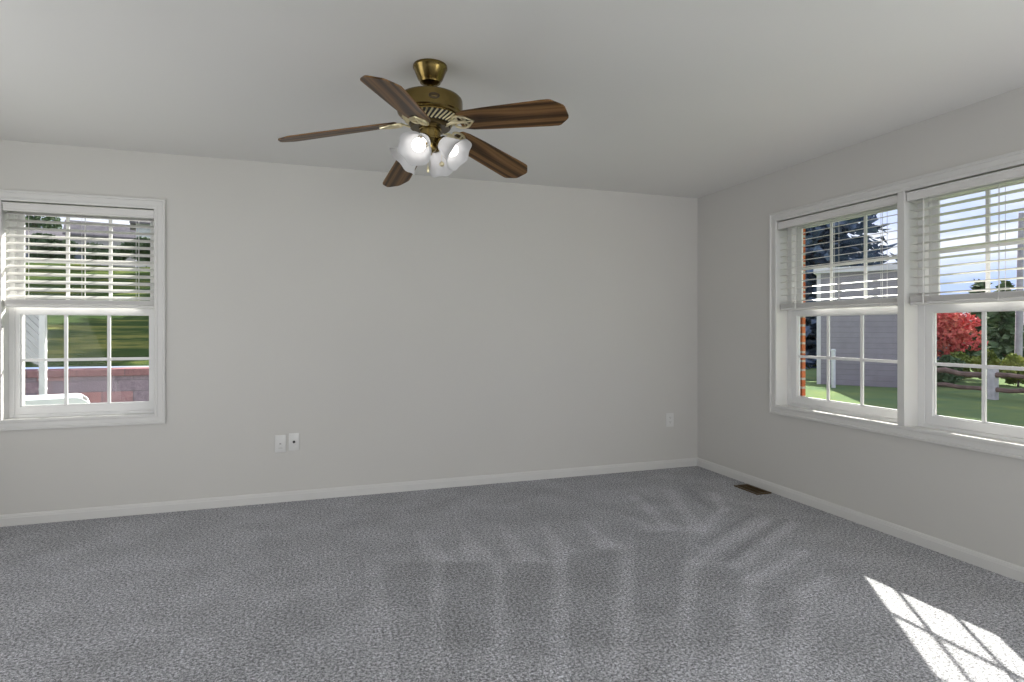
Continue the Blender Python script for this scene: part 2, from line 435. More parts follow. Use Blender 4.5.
# ------------------------------------------------------------------ blinds
def blind(mp, a0, a1, tilt, label, wand=None, zbot=1.386, gap=.007, rail_drop=0.0):
    root = tag(empty('window_blind', mp((a0+a1)/2, .045, Z1)), label, 'blind', None)
    b0, b1 = a0+gap, a1-gap
    mb = MB(); mb.box(b0+.004, b1-.004, .020, .072, Z1-.052, Z1-.020, mp, bev=.002); mb.build('headrail', M_SLAT, root)
    # moulded valance hung on the headrail
    prof = [(.000, -.012), (.006, -.012), (.006, -.066), (.000, -.066), (-.002, -.060), (.001, -.052), (.001, -.024), (-.003, -.019), (-.003, -.014)]
    mb = MB(); R = [[mb.b.verts.new(mp(a, o, Z1+z)) for o, z in prof] for a in (b0, b1)]; n = len(prof)
    for i in range(n): mb.b.faces.new((R[0][i], R[0][(i+1) % n], R[1][(i+1) % n], R[1][i]))
    mb.b.faces.new(R[0]); mb.b.faces.new(R[1])
    mb.box(b0, b0+.006, .006, .05, Z1-.066, Z1-.012, mp); mb.box(b1-.006, b1, .006, .05, Z1-.066, Z1-.012, mp)
    mb.build('valance', M_SLAT, root)
    # slats: open ones hang on the ladders, the rest lie stacked on the bottom rail
    oc = .046; hw = .0245; th = .0014; ztop = Z1-.072; zst = zbot+.052
    n_open = 12; pitch = (ztop-zst-.014)/(n_open-1)
    mb = MB(); ct, st = math.cos(tilt), math.sin(tilt)
    def slat(z, c, s, mbx):
        def m(a, t, h):      # t across the slat, h through its thickness; positive tilt drops the room edge
            crown = .0022*(1-(t/hw)**2)
            return mp(a, oc+t*c-(h+crown)*s*0-h*s, z+t*s+(h+crown)*c)
        pts = [-hw, -hw*.5, 0, hw*.5, hw]
        up = [[mbx.b.verts.new(m(a, t, th)) for t in pts] for a in (b0+.003, b1-.003)]
        dn = [[mbx.b.verts.new(m(a, t, -th)) for t in pts] for a in (b0+.003, b1-.003)]
        for q in range(4):
            mbx.b.faces.new((up[0][q], up[0][q+1], up[1][q+1], up[1][q])); mbx.b.faces.new((dn[0][q], dn[0][q+1], dn[1][q+1], dn[1][q]))
        for A, B in ((up, dn),):
            mbx.b.faces.new((A[0][0], B[0][0], B[1][0], A[1][0])); mbx.b.faces.new((A[0][4], B[0][4], B[1][4], A[1][4]))
            for e in (0, 1): mbx.b.faces.new([A[e][i] for i in range(5)]+[B[e][i] for i in (4, 3, 2, 1, 0)])
    for i in range(n_open): slat(ztop-i*pitch, ct, st, mb)
    for i in range(8): slat(zbot+.0215+i*.0038, 1, 0, mb)
    mb.build('slats', M_SLAT, root)
    mb = MB(); mb.box(b0+.003, b1-.003, oc-.026, oc+.026, zbot, zbot+.018, mp, bev=.004); mb.build('bottom_rail', M_SLAT, root)
    for f in (.13, .5, .87):
        a = b0+(b1-b0)*f; mb = MB()
        for o in (oc-.0262, oc+.0262): mb.box(a-.0011, a+.0011, o-.0006, o+.0006, zbot+.012, Z1-.05, mp)
        mb.box(a+.010, a+.0122, oc-.0008, oc+.0008, zbot+.012, Z1-.05, mp)
        for i in range(n_open): mb.box(a-.0011, a+.0011, oc-.0256, oc+.0256, ztop-i*pitch-.0033+st*0, ztop-i*pitch-.0026, mp) if abs(st) < .05 else None
        mb.build('ladder_cord', M_CORD, root)
        mb = MB(); mb.box(a-.004, a+.012, oc-.031, oc-.026, zbot+.008, zbot+.022, mp, bev=.002); mb.build('cord_clip', M_SLAT, root)
    if wand is not None:
        mb = MB(); p0 = Vector(mp(wand, .010, Z1-.06)); p1 = Vector(mp(wand, .006, zbot+.006))
        mb.tube([p0, p0.lerp(p1, .5), p1.lerp(p0, .06), p1], [.0032, .0032, .0032, .0045], 8); mb.build('tilt_wand', M_CORD, root, smooth=40)
blind(map_back, *LW, math.radians(27), 'white slatted blind half raised in the single window at left')
blind(map_right, *RW1, math.radians(10), 'white slatted blind half raised in the twin window nearer the room corner', wand=RW1[1]-.17)
blind(map_right, *RW2, math.radians(-5), 'white slatted blind half raised in the twin window farther from the room corner', wand=RW2[1]-.10)

# ------------------------------------------------------------------ outlets and floor vent
def plate(x, z, label, cat, name, kind, w=.070, h=.115, group=None):
    r = tag(empty(name, (x, D, z)), label, cat, group)
    mb = MB(); mb.box(x-w/2, x+w/2, D-.006, D-.0003, z-h/2, z+h/2, bev=.0025); mb.build('cover_plate', M_PLATE, r, smooth=35)
    if kind == 'duplex':
        for s in (1, -1):
            mb = MB(); zc = z+s*.0195
            mb.prism([(x+.0165*math.cos(a)*1.0, zc+max(-.0125, min(.0125, .0165*math.sin(a)))) for a in [2*math.pi*i/24 for i in range(24)]], 0, .0025,
                     Matrix(((1, 0, 0, 0), (0, 0, -1, D-.006), (0, 1, 0, 0), (0, 0, 0, 1))))
            f = mb.build('receptacle', M_PLATE, r)
            mb = MB()
            mb.box(x-.0075, x-.0055, D-.0089, D-.0084, zc-.001, zc+.007); mb.box(x+.0055, x+.0075, D-.0089, D-.0084, zc-.001, zc+.006)
            mb.box(x-.002, x+.002, D-.0089, D-.0084, zc-.009, zc-.005); mb.build('slot', M_DARK, f)
    elif kind == 'phone':
        mb = MB(); mb.box(x-.011, x+.011, D-.0085, D-.005, z-.012, z+.014, bev=.002); j = mb.build('jack', M_PLATE, r)
        mb = MB(); mb.box(x-.006, x+.006, D-.009, D-.0084, z-.004, z+.006); mb.build('socket', plain('jack_grey', (.35, .35, .34)), j)
        mb = MB(); mb.box(x-.014, x+.014, D-.0075, D-.005, z-.036, z-.026, bev=.001); mb.build('label_strip', plain('strip_grey', (.62, .62, .6)), r)
    else:
        mb = MB(); m = Matrix.Translation((x, D-.005, z)) @ Matrix.Rotation(math.pi/2, 4, 'X')
        mb.lathe([(.0095, 0), (.0095, .004), (.0075, .004), (.0055, .010), (.0055, .014), (0, .014)], m, 16)
        mb.build('coax_socket', M_DARK, r, smooth=30)
    if kind != 'duplex':
        for s in (1, -1):
            mb = MB(); mb.lathe([(0, .0012), (.003, .0008), (.0034, 0)], Matrix.Translation((x, D-.006, z+s*.043)) @ Matrix.Rotation(math.pi/2, 4, 'X'), 10)
            mb.build('screw', M_PLATE, r)
plate(-.252, .419, 'white wall plate with a grey jack, left of the pair on the back wall', 'outlet', 'phone_outlet', 'phone', .074, .125)
plate(-.160, .428, 'white wall plate with a black cable socket, right of the pair on the back wall', 'outlet', 'cable_outlet', 'coax', .072, .125)
plate(3.002, .431, 'white duplex power outlet on the back wall near the right corner', 'outlet', 'power_outlet', 'duplex', .078, .122)

M_BRONZE = plain('vent_bronze', (.12, .075, .03), .4, .7, .25, 30)
vx0, vx1, vy0, vy1 = 3.130, 3.262, 3.556, 3.815
r = tag(empty('floor_vent', ((vx0+vx1)/2, (vy0+vy1)/2, 0)), 'brown metal floor vent set in the carpet by the right wall', 'vent')
mb = MB(); fwid = .016
for q in ((vx0, vx1, vy0, vy0+fwid), (vx0, vx1, vy1-fwid, vy1), (vx0, vx0+fwid, vy0+fwid, vy1-fwid), (vx1-fwid, vx1, vy0+fwid, vy1-fwid)): mb.box(*q, .001, .009)
mb.build('frame', M_BRONZE, r)
mb = MB(); mb.box(vx0+fwid, vx1-fwid, vy0+fwid, vy1-fwid, .0006, .0015); mb.build('duct_opening', M_DARK, r)
mb = MB(); xm = (vx0+vx1)/2; mb.box(xm-.003, xm+.003, vy0+fwid, vy1-fwid, .002, .008)
for i in range(15):
    y = vy0+fwid+.008+i*(vy1-vy0-2*fwid-.016)/14
    for p, q in ((vx0+fwid, xm-.003), (xm+.003, vx1-fwid)): mb.box(p, q, y-.0014, y+.0014, .002, .0075)
mb.build('grille', M_BRONZE, r)

# ------------------------------------------------------------------ ceiling fan
def m_brass():
    t = NT('antique_brass'); v = t.coord()
    n = t.noise(v, 6, 3); t.base(t.ramp(n, [(.3, (.15, .105, .035)), (.7, (.29, .215, .082))])); t.set(Metallic=1.0, Roughness=.24); return t.m
def m_wood():
    t = NT('dark_oak_blade'); v = t.coord(scale=(1.1, 9, 9))
    n = t.noise(v, 2.2, 3, .6)
    w = t.new('ShaderNodeTexWave', wave_type='BANDS', bands_direction='Y'); w.inputs['Scale'].default_value = .85
    w.inputs['Distortion'].default_value = 12; w.inputs['Detail'].default_value = 2; w.inputs['Detail Scale'].default_value = .7
    t.link(v, w.inputs['Vector'])
    fine = t.noise(t.coord(scale=(4, 160, 160)), 1, 3, .7)
    c = t.ramp(w.outputs['Fac'], [(.0, (.012, .006, .003)), (.22, (.055, .026, .010)), (.5, (.17, .088, .034)), (.85, (.27, .145, .056)), (1, (.19, .098, .036))])
    c = t.mix(.40, c, t.ramp(fine, [(.3, (.022, .011, .005)), (.7, (.20, .11, .044))]))
    t.base(c); t.set(Roughness=.42); t.p.inputs['Specular IOR Level'].default_value = .22; return t.m
M_BRASS, M_WOOD = m_brass(), m_wood()
M_BRIGHT = plain('polished_brass', (.85, .77, .52), .34, 1.0, .1, 20)
def m_shade():
    t = NT('frosted_shade'); t.n.remove(t.p)
    d = t.new('ShaderNodeBsdfDiffuse'); d.inputs[0].default_value = (.74, .74, .75, 1)
    tl = t.new('ShaderNodeBsdfTranslucent'); tl.inputs[0].default_value = (.86, .86, .87, 1)
    g = t.new('ShaderNodeBsdfGlossy'); g.inputs['Roughness'].default_value = .3
    a = t.new('ShaderNodeMixShader'); a.inputs[0].default_value = .55; t.link(d.outputs[0], a.inputs[1]); t.link(tl.outputs[0], a.inputs[2])
    b = t.new('ShaderNodeMixShader'); b.inputs[0].default_value = .06; t.link(a.outputs[0], b.inputs[1]); t.link(g.outputs[0], b.inputs[2])
    t.link(b.outputs[0], t.out.inputs[0]); return t.m
M_SHADE = m_shade()
def m_bulb():
    t = NT('lit_bulb'); t.n.remove(t.p); e = t.new('ShaderNodeEmission'); e.inputs[0].default_value = (1, .97, .93, 1); e.inputs[1].default_value = 3.2
    t.link(e.outputs[0], t.out.inputs[0]); return t.m
M_BULB = m_bulb()
AX, AY = .487, 2.627
fan = tag(empty('ceiling_fan', (AX, AY, H)), 'brass ceiling fan with five brown wooden blades and four lit glass shades', 'fan')
T = Matrix.Translation((AX, AY, 0))
mb = MB(); mb.lathe([(0, H-.0005), (.077, H-.0005), (.078, H-.012), (.074, H-.018), (.072, H-.022), (.056, H-.062), (.050, H-.068), (.046, H-.078), (.030, H-.088), (.016, H-.090), (0, H-.090)], T, 40)
mb.build('canopy', M_BRASS, fan, smooth=35)
mb = MB(); mb.lathe([(0, H-.086), (.0125, H-.086), (.0125, 2.325), (.020, 2.322), (.024, 2.302), (0, 2.302)], T, 20); mb.build('downrod', M_BRASS, fan, smooth=35)
mb = MB(); mb.lathe([(0, 2.306), (.06, 2.304), (.112, 2.300), (.137, 2.293), (.145, 2.284), (.147, 2.274), (.147, 2.222), (.142, 2.216), (.126, 2.212), (.126, 2.206), (.0, 2.206)], T, 56)
motor = mb.build('motor_housing', M_BRASS, fan, smooth=35)
ba = math.radians(-94)                      # emblem on the front of the band
mb = MB(); bmx = T @ Matrix.Rotation(ba, 4, 'Z') @ Matrix.Translation((.1455, 0, 2.250)) @ Matrix.Rotation(math.radians(90), 4, 'Y')
mb.lathe([(.021, 0), (.021, .004), (.017, .0045), (0, .0045)], bmx @ Matrix.Diagonal((.62, 1.15, 1, 1)), 24); em = mb.build('emblem', plain('emblem_dark', (.05, .035, .02), .4, .6), motor)
mb = MB()
for s in (-1, 1): mb.tube([bmx @ Vector((.004*math.cos(2*math.pi*i/10), s*.006+.006*math.sin(2*math.pi*i/10), .0052)) for i in range(10)], .0009, 5, True)
mb.build('emblem_mark', M_BRASS, em)
# slanted cooling fins under the band
mb = MB(); mb.lathe([(.120, 2.206), (.088, 2.172), (0, 2.172), (0, 2.206)], T, 48); mb.build('vent_core', M_DARK, motor)
mb = MB(); NF = 34
for i in range(NF):
    a = 2*math.pi*i/NF; e0 = Vector((math.cos(a), math.sin(a), 0)); a2 = a-.24; e1 = Vector((math.cos(a2), math.sin(a2), 0))
    p0 = Vector((AX, AY, 2.206))+e0*.124; p1 = Vector((AX, AY, 2.174))+e1*.096
    mb.tube([p0, p0.lerp(p1, .5)+e0*.002, p1], .0042, 6)
mb.build('cooling_fins', M_BRIGHT, motor, smooth=50)
mb = MB(); mb.lathe([(.0, 2.174), (.090, 2.174), (.092, 2.170), (.092, 2.158), (.086, 2.153), (.0, 2.153)], T, 48); mb.build('flywheel', plain('flywheel_dark', (.09, .065, .03), .35, .9), fan, smooth=35)
mb = MB(); mb.lathe([(0, 2.155), (.052, 2.155), (.052, 2.150), (.047, 2.146), (.047, 2.112), (.054, 2.108), (.054, 2.102), (.040, 2.090), (.030, 2.084), (.030, 2.064), (.022, 2.052), (.010, 2.046), (.008, 2.036), (0, 2.034)], T, 36)
hub = mb.build('light_fitter', M_BRASS, fan, smooth=35)

# blades, each placed from where its tip and root appear
def solve_tip(u, v, r):
    best = None
    for k in range(4000):
        d = 1.6+k*.0006; p = px(u, v, d)
        e = abs(math.hypot(p.x-AX, p.y-AY)-r)
        if 1.95 < p.z < 2.25 and (best is None or e < best[0]): best = (e, p)
    return best[1]
BL = [  # tip centre pixel, root height, pitch
    ((374.5, 77.5), 2.140, 13), ((566.5, 111.5), 2.168, 21), ((522, 175), 2.160, 15), ((393.5, 186), 2.150, 15), ((279.5, 140.5), 2.168, 11)]
for (u, v), zr, pit in BL:
    R_T, R_R = .655, .150
    tip = solve_tip(u, v, R_T)
    ang = math.atan2(tip.y-AY, tip.x-AX)
    e = Vector((math.cos(ang), math.sin(ang), 0)); root_p = Vector((AX, AY, zr))+e*R_R
    ex = (tip-root_p).normalized(); tg = Vector((0, 0, 1)).cross(e)
    th = math.radians(pit)
    ey = (tg*math.cos(th)-Vector((0, 0, 1))*math.sin(th)); ey = (ey-ex*ey.dot(ex)).normalized(); ez = ex.cross(ey)
    mw = Matrix((ex, ey, ez)).transposed().to_4x4(); mw.translation = root_p
    L = (tip-root_p).length
    half = [(0, .034), (.010, .050), (.05, .060), (.15, .067), (L-.09, .077), (L-.058, .077), (L-.045, .073), (L-.012, .046), (L-.002, .036), (L+.001, .026)]
    out = [(x, y) for x, y in half]+[(L+.001, 0)]+[(x, -y) for x, y in reversed(half)]
    mb = MB(); mb.prism(out, -.003, .003)
    bmesh.ops.recalc_face_normals(mb.b, faces=mb.b.faces)
    bl = mb.build('blade', M_WOOD, None); bl.parent = fan
    bl.matrix_parent_inverse = parent_mat(fan).inverted(); bl.matrix_basis = mw
    # openwork blade iron: arm, two loops and a leaf point
    mb = MB(); zz = -.0068
    f0 = mw.inverted() @ (Vector((AX, AY, 2.158))+e*.078)
    mb.tube([f0, f0.lerp(Vector((-.04, 0, zz)), .55)+Vector((0, 0, -.004)), Vector((-.03, 0, zz)), Vector((.0, 0, zz))], [.010, .009, .009, .008], 8, flat=.5)
    for s in (-1, 1):
        mb.tube([Vector((.010+.034*math.cos(t_), s*.020+.018*math.sin(t_), zz)) for t_ in [2*math.pi*i/20 for i in range(20)]], .0055, 6, True)
    mb.tube([(.020, .034, zz), (.045, .026, zz), (.075, 0, zz), (.045, -.026, zz), (.020, -.034, zz), (.030, 0, zz)], .0048, 6, True)
    mb.tube([(-.01, 0, zz), (.03, 0, zz), (.075, 0, zz)], .005, 6)
    for p in ((.012, 0), (.040, .024), (.040, -.024)): mb.lathe([(0, zz-.006), (.005, zz-.004), (.006, -.003)], Matrix.Translation((p[0], p[1], 0)), 10)
    ir = mb.build('blade_iron', M_BRIGHT, None, smooth=50); ir.parent = bl
# four bell shades on short arms
def shade(az):
    e = Vector((math.cos(az), math.sin(az), 0))
    neck = Vector((AX, AY, 2.092))+e*.050; ax = (e*.80-Vector((0, 0, 1))*.60).normalized()
    mb = MB(); hubp = Vector((AX, AY, 2.090))+e*.026
    mb.tube([hubp, hubp+e*.022+Vector((0, 0, .004)), neck-ax*.012, neck], [.009, .009, .010, .012], 10)
    q = ax.to_track_quat('Z', 'Y').to_matrix().to_4x4(); q.translation = neck
    mb.lathe([(0, -.010), (.018, -.010), (.024, -.002), (.031, .006), (.031, .018), (.028, .018), (.024, .006), (0, .004)], q, 24)
    arm = mb.build('lamp_arm', M_BRASS, fan, smooth=40)
    def ruffle(r_, z_, a_):
        k = max(0, (z_-.065)/.05); return r_*(1+.028*k*math.cos(6*a_)), z_+.003*k*math.cos(6*a_)
    prof = [(.026, .010), (.032, .017), (.040, .034), (.047, .055), (.053, .076), (.062, .098), (.074, .115), (.078, .118)]
    inner = [(r_-.003, z_) for r_, z_ in reversed(prof)]
    mb = MB(); mb.lathe(prof+inner, q, 48, ruffle, close=True); sh = mb.build('lamp_shade', M_SHADE, fan, smooth=50)
    mb = MB(); mb.lathe([(0, .012), (.013, .014), (.014, .030), (.022, .046), (.029, .062), (.030, .072), (.027, .086), (.018, .096), (0, .100)], q, 24)
    mb.build('bulb', M_BULB, sh, smooth=60)
RIGHT_A = -YAW                              # direction of screen-right in the plan
for lat, dep in ((-.047, -.132), (.132, -.047), (-.132, .047), (.047, .132)):
    shade(math.atan2(lat*math.sin(RIGHT_A)+dep*C, lat*math.cos(RIGHT_A)+dep*S))
# pull chains
def chain(lat, dep, z_end, fob):
    x, y = AX+lat*C+dep*S, AY-lat*S+dep*C
    mb = MB(); n = int((2.10-z_end)/.0065)
    for i in range(n):
        mb.lathe([(0, .0017), (.0017, 0), (0, -.0017)], Matrix.Translation((x, y, z_end+.012+i*.0065)), 6)
    mb.tube([(x, y, z_end+.01), (x, y, 2.10)], .0006, 5)
    mb.tube([(x, y, 2.10), (x-(x-AX)*.3, y-(y-AY)*.3, 2.104), (AX+(x-AX)*.55, AY+(y-AY)*.55, 2.106)], .003, 6)
    c = mb.build('pull_chain', M_BRIGHT, fan, smooth=50)
    mb = MB(); mb.lathe(fob, Matrix.Translation((x, y, z_end)), 20); mb.build('pull_knob', M_BRIGHT, c, smooth=50)
KN = [(0, .014), (.004, .012), (.010, .006), (.012, 0), (.010, -.006), (.005, -.010), (0, -.011)]
chain(.056, -.030, 1.985, KN)
chain(-.002, -.058, 1.952, [(r_*.55, z_*1.3) for r_, z_ in KN])

# ------------------------------------------------------------------ outdoors
GZ = -.45
def m_grass(name, c1, c2, c3, sun_streak=None):
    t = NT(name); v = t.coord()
    n = t.noise(v, 1.1, 4, .65) if not sun_streak else t.noise(t.coord(scale=(.30, 1.5, .3), rot=(0, 0, sun_streak)), 1.5, 5, .7); f = t.noise(v, 38, 3, .75)
    c = t.ramp(n, [(.3, c1), (.55, c2), (.75, c3)] if not sun_streak else [(.38, c1), (.52, c2), (.62, c3)])
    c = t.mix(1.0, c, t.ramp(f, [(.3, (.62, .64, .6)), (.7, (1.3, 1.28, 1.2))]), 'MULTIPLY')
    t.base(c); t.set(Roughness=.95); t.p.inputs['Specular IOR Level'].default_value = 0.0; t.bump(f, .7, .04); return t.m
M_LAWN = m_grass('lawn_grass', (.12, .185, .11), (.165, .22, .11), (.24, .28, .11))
M_HILL = m_grass('hill_grass', (.038, .062, .028), (.06, .095, .035), (.22, .22, .075), .95)  # yellow and dark streaks paint dappled sun and tree shade into the grass
mb = MB(); mb.box(W+.22, 70, -30, 75, GZ-.3, GZ); struct(mb.build('lawn', M_LAWN))
mb = MB(); mb.box(-40, W+.22, D+.22, 10.02, GZ-.31, GZ-.001); struct(mb.build('side_yard', M_LAWN))
# retaining wall of large blocks with a red cap, the bank rising behind it
RWY = 10.02; RWZ = .66
t_rw = tag(empty('retaining_wall', (-6, RWY+.15, GZ)), 'block retaining wall with reddish capstones, seen through the single window', 'wall')
mb = MB(); mb.box(-30, 3, RWY, RWY+.30, GZ-.001, RWZ-.105)
M_BLOCK = m_brick('wall_blocks', (.30, .24, .29), (.56, .22, .19), (.22, .19, .22), .40, .165, .006, spread=-.45)
mb.build('block_course', M_BLOCK, t_rw)
mb = MB(); mb.box(-30, 3, RWY-.04, RWY+.34, RWZ-.104, RWZ, bev=.008)
mb.build('capstone', m_brick('cap_blocks', (.30, .165, .175), (.25, .15, .165), (.18, .13, .14), .60, .4, .006), t_rw)['label'] = 'reddish capstones'
random.seed(3)
mb = MB(); nx_, ny_ = 40, 40; gv = []
for i in range(nx_+1):
    x = -60+68*i/nx_; row = []
    for j in range(ny_+1):
        s = j/ny_; y = RWY+.34+60*s*s+.0
        z = RWZ-.06+(5.6)*(1-math.exp(-(y-RWY)/26))*1.12+(.10*math.sin(x*.7+y*.5)+.06*math.sin(y*1.1-x*.3))*min(1, (y-RWY)/6)
        row.append(mb.b.verts.new((x, y, z)))
    gv.append(row)
for i in range(nx_):
    for j in range(ny_): mb.b.faces.new((gv[i][j], gv[i+1][j], gv[i+1][j+1], gv[i][j+1]))
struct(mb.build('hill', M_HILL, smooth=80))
def hill_z(x, y): return RWZ-.06+5.6*(1-math.exp(-(y-RWY)/26))*1.12+(.10*math.sin(x*.7+y*.5)+.06*math.sin(y*1.1-x*.3))*min(1, (y-RWY)/6)

# foliage
def m_leaf(name, cols, scale=1.5):
    t = NT(name); n = t.noise(t.coord(), scale, 3, .7)
    t.base(t.ramp(n, [(.28+.44*i/(len(cols)-1), c) for i, c in enumerate(cols)])); t.set(Roughness=.8); t.p.inputs['Specular IOR Level'].default_value = .1
    return t.m
def leaf(mb, p, s, flat=0.0, ax=None):
    u = Vector((random.gauss(0, 1), random.gauss(0, 1), random.gauss(0, 1)*(1-flat))).normalized() if ax is None else ax
    w = u.cross(Vector((random.gauss(0, 1), random.gauss(0, 1), random.gauss(0, 1)))).normalized()
    n_ = u.cross(w)*(.18*s)
    mb.face([p-u*s, p+w*s*.5+n_, p+u*s, p-w*s*.5+n_])
M_BARK = plain('bark', (.16, .12, .10), .95, 0, .3, 12)
M_SPRUCE = m_leaf('spruce_needles', [(.05, .075, .12), (.10, .14, .21), (.20, .25, .34)], .8)
M_EVERG = m_leaf('evergreen_leaves', [(.05, .09, .05), (.10, .15, .08), (.20, .24, .14)], .8)
M_MAPLE = m_leaf('maple_leaves', [(.40, .06, .09), (.62, .13, .13), (.78, .30, .22)], 1.2)
M_SHRUB = m_leaf('shrub_leaves', [(.06, .10, .03), (.22, .27, .07), (.42, .42, .12)], 1.5)
def conifer(pos, h, slope, label, mat, tiers=44, seed=1, name='spruce_tree', base=.4, leafs=.42):
    random.seed(seed); r = tag(empty(name, pos), label, 'tree'); P = Vector(pos)
    mb = MB(); mb.tube([P, P+Vector((0, 0, h*.5)), P+Vector((0, 0, h*.97))], [.024*h, .014*h, .02], 8); mb.build('trunk', M_BARK, r)
    mb = MB()
    for k in range(tiers):
        z = base+(h-base)*(k/tiers)**.95; R = max(.15, (h-z)*slope); nb = max(5, int(7+R*3.2))
        for b in range(nb):
            a = random.uniform(0, 2*math.pi); rr = R*random.uniform(.78, 1.08); dr = Vector((math.cos(a), math.sin(a), 0))
            m_ = max(3, int(rr*3.2))
            for q in range(m_):
                f = (q+.7)/m_; p = P+dr*(rr*f)+Vector((random.gauss(0, .07), random.gauss(0, .07), z-.22*rr*f+.10*rr*f*f+random.gauss(0, .06)))
                leaf(mb, p, leafs*random.uniform(.6, 1.1), ax=(dr+Vector((random.gauss(0, .5), random.gauss(0, .5), random.gauss(-.15, .35)))).normalized())
    mb.build('foliage', mat, r, recalc=False)
def broad(pos, h, rad, label, mat, n, seed, name='tree', cz=.62, rz=.40, ls=.16, trunk=None, cat='tree', squash=1.0):
    random.seed(seed); r = tag(empty(name, pos), label, cat); P = Vector(pos); tr = trunk or .02*h
    cc = P+Vector((0, 0, h*cz)); mb = MB()
    mb.tube([P-Vector((0, 0, .05)), P+Vector((.03*h, 0, h*.3)), cc], [tr, tr*.8, tr*.35], 8)
    for _ in range(7):
        a = random.uniform(0, 6.28); q = cc+Vector((math.cos(a)*rad*.7, math.sin(a)*rad*.7, random.uniform(-.1, .3)*h)); st = P.lerp(cc, random.uniform(.45, .85))
        mb.tube([st, st.lerp(q, .5)+Vector((0, 0, .04*h)), q], [tr*.4, tr*.25, tr*.08], 6)
    mb.build('trunk' if cat == 'tree' else 'stem', M_BARK, r)
    mb = MB(); blobs = []
    for _ in range(16):
        d = Vector((random.gauss(0, 1), random.gauss(0, 1), random.gauss(0, 1))).normalized()*random.uniform(.35, .8)
        blobs.append((cc+Vector((d.x*rad, d.y*rad, d.z*h*rz)), random.uniform(.30, .48)))
    for i in range(n):
        c, s = random.choice(blobs); d = Vector((random.gauss(0, 1), random.gauss(0, 1), random.gauss(0, 1))).normalized()*random.uniform(.55, 1.0)
        leaf(mb, c+Vector((d.x*rad*s, d.y*rad*s, d.z*h*rz*s*1.1)), ls*random.uniform(.6, 1.2))
    mb.build('foliage', mat, r, recalc=False)
# right-hand yard
conifer((23.6, 22.6, GZ), 15.0, .345, 'tall blue-green spruce rising behind the pale garage in the corner-side twin window', M_SPRUCE, 64, 5, leafs=.40)
# garage
M_GSIDE = m_siding('garage_siding', (.29, .265, .315), .16)
GL = Vector((14.70, 14.10, GZ)); gdir = Vector((.616, -.788, 0)); gdep = Vector((.788, .616, 0)); gw, gd, gh = 2.30, 3.2, 3.58
gar = tag(empty('garage', GL), 'pale grey-mauve garage wall on the lawn seen through the corner-side twin window', 'garage')
gm = Matrix((gdir, gdep, Vector((0, 0, 1)))).transposed().to_4x4(); gm.translation = GL
def gpart(mb, name, mat):
    o = mb.build(name, mat, None); o.parent = gar; o.matrix_parent_inverse = parent_mat(gar).inverted(); o.matrix_basis = gm; return o
mb = MB(); mb.box(0, gw, 0, gd, 0, gh-.16); gpart(mb, 'wall', M_GSIDE)
mb = MB(); mb.box(-.10, gw+.02, -.12, gd+.1, gh-.159, gh); gpart(mb, 'roof', plain('garage_fascia', (.62, .60, .66), .7))['label'] = 'pale roof edge'
mb = MB(); mb.box(-.02, .09, -.02, .09, .0, gh-.16); gpart(mb, 'corner_board', plain('corner_white', (.60, .58, .62), .6))
p = px(833.5, 382, 16.9); pz = px(833.5, 349, 16.9).z
mb = MB(); mb.lathe([(0, GZ-.02), (.055, GZ-.02), (.055, pz-.06), (.065, pz-.055), (.065, pz-.02), (.03, pz), (0, pz)], Matrix.Translation((p.x, p.y, 0)), 16)
tag(mb.build('utility_post', plain('post_white', (.62, .62, .68), .5), None, smooth=40, loc=(p.x, p.y, GZ)), 'slim white pipe post standing on the lawn in front of the garage wall', 'post')
# split rail fence
M_FPOST = plain('fence_post_grey', (.50, .48, .52), .9, 0, .2, 6); M_RAIL = plain('fence_rail_brown', (.15, .10, .09), .9, 0, .35, 5)
FP = [(15.28, 11.75), (15.50, 9.66), (15.75, 7.6), (16.0, 5.5), (16.2, 3.4)]
fen = tag(empty('rail_fence', (15.6, 8, GZ)), 'rustic split rail fence at the edge of the lawn, with pale posts and brown rails', 'fence')
for i, (x, y) in enumerate(FP):
    mb = MB(); mb.box(x-.085, x+.085, y-.085, y+.085, GZ-.1, GZ+.80+.02*(i % 2), bev=.02); mb.build('post', M_FPOST, fen)
random.seed(11)
for (x0, y0), (x1, y1) in zip(FP, FP[1:]):
    for zr_ in (.24, .58):
        pts = []
        for k in range(7):
            f = k/6; sag = .05*math.sin(f*math.pi*1.0)*random.uniform(-.6, 1.2)
            pts.append((x0+(x1-x0)*f+random.uniform(-.02, .02)-.01, y0+(y1-y0)*f, GZ+zr_+sag+random.uniform(-.015, .015)))
        mb = MB(); mb.tube(pts, [random.uniform(.05, .075) for _ in pts], 7); mb.build('rail', M_RAIL, fen)
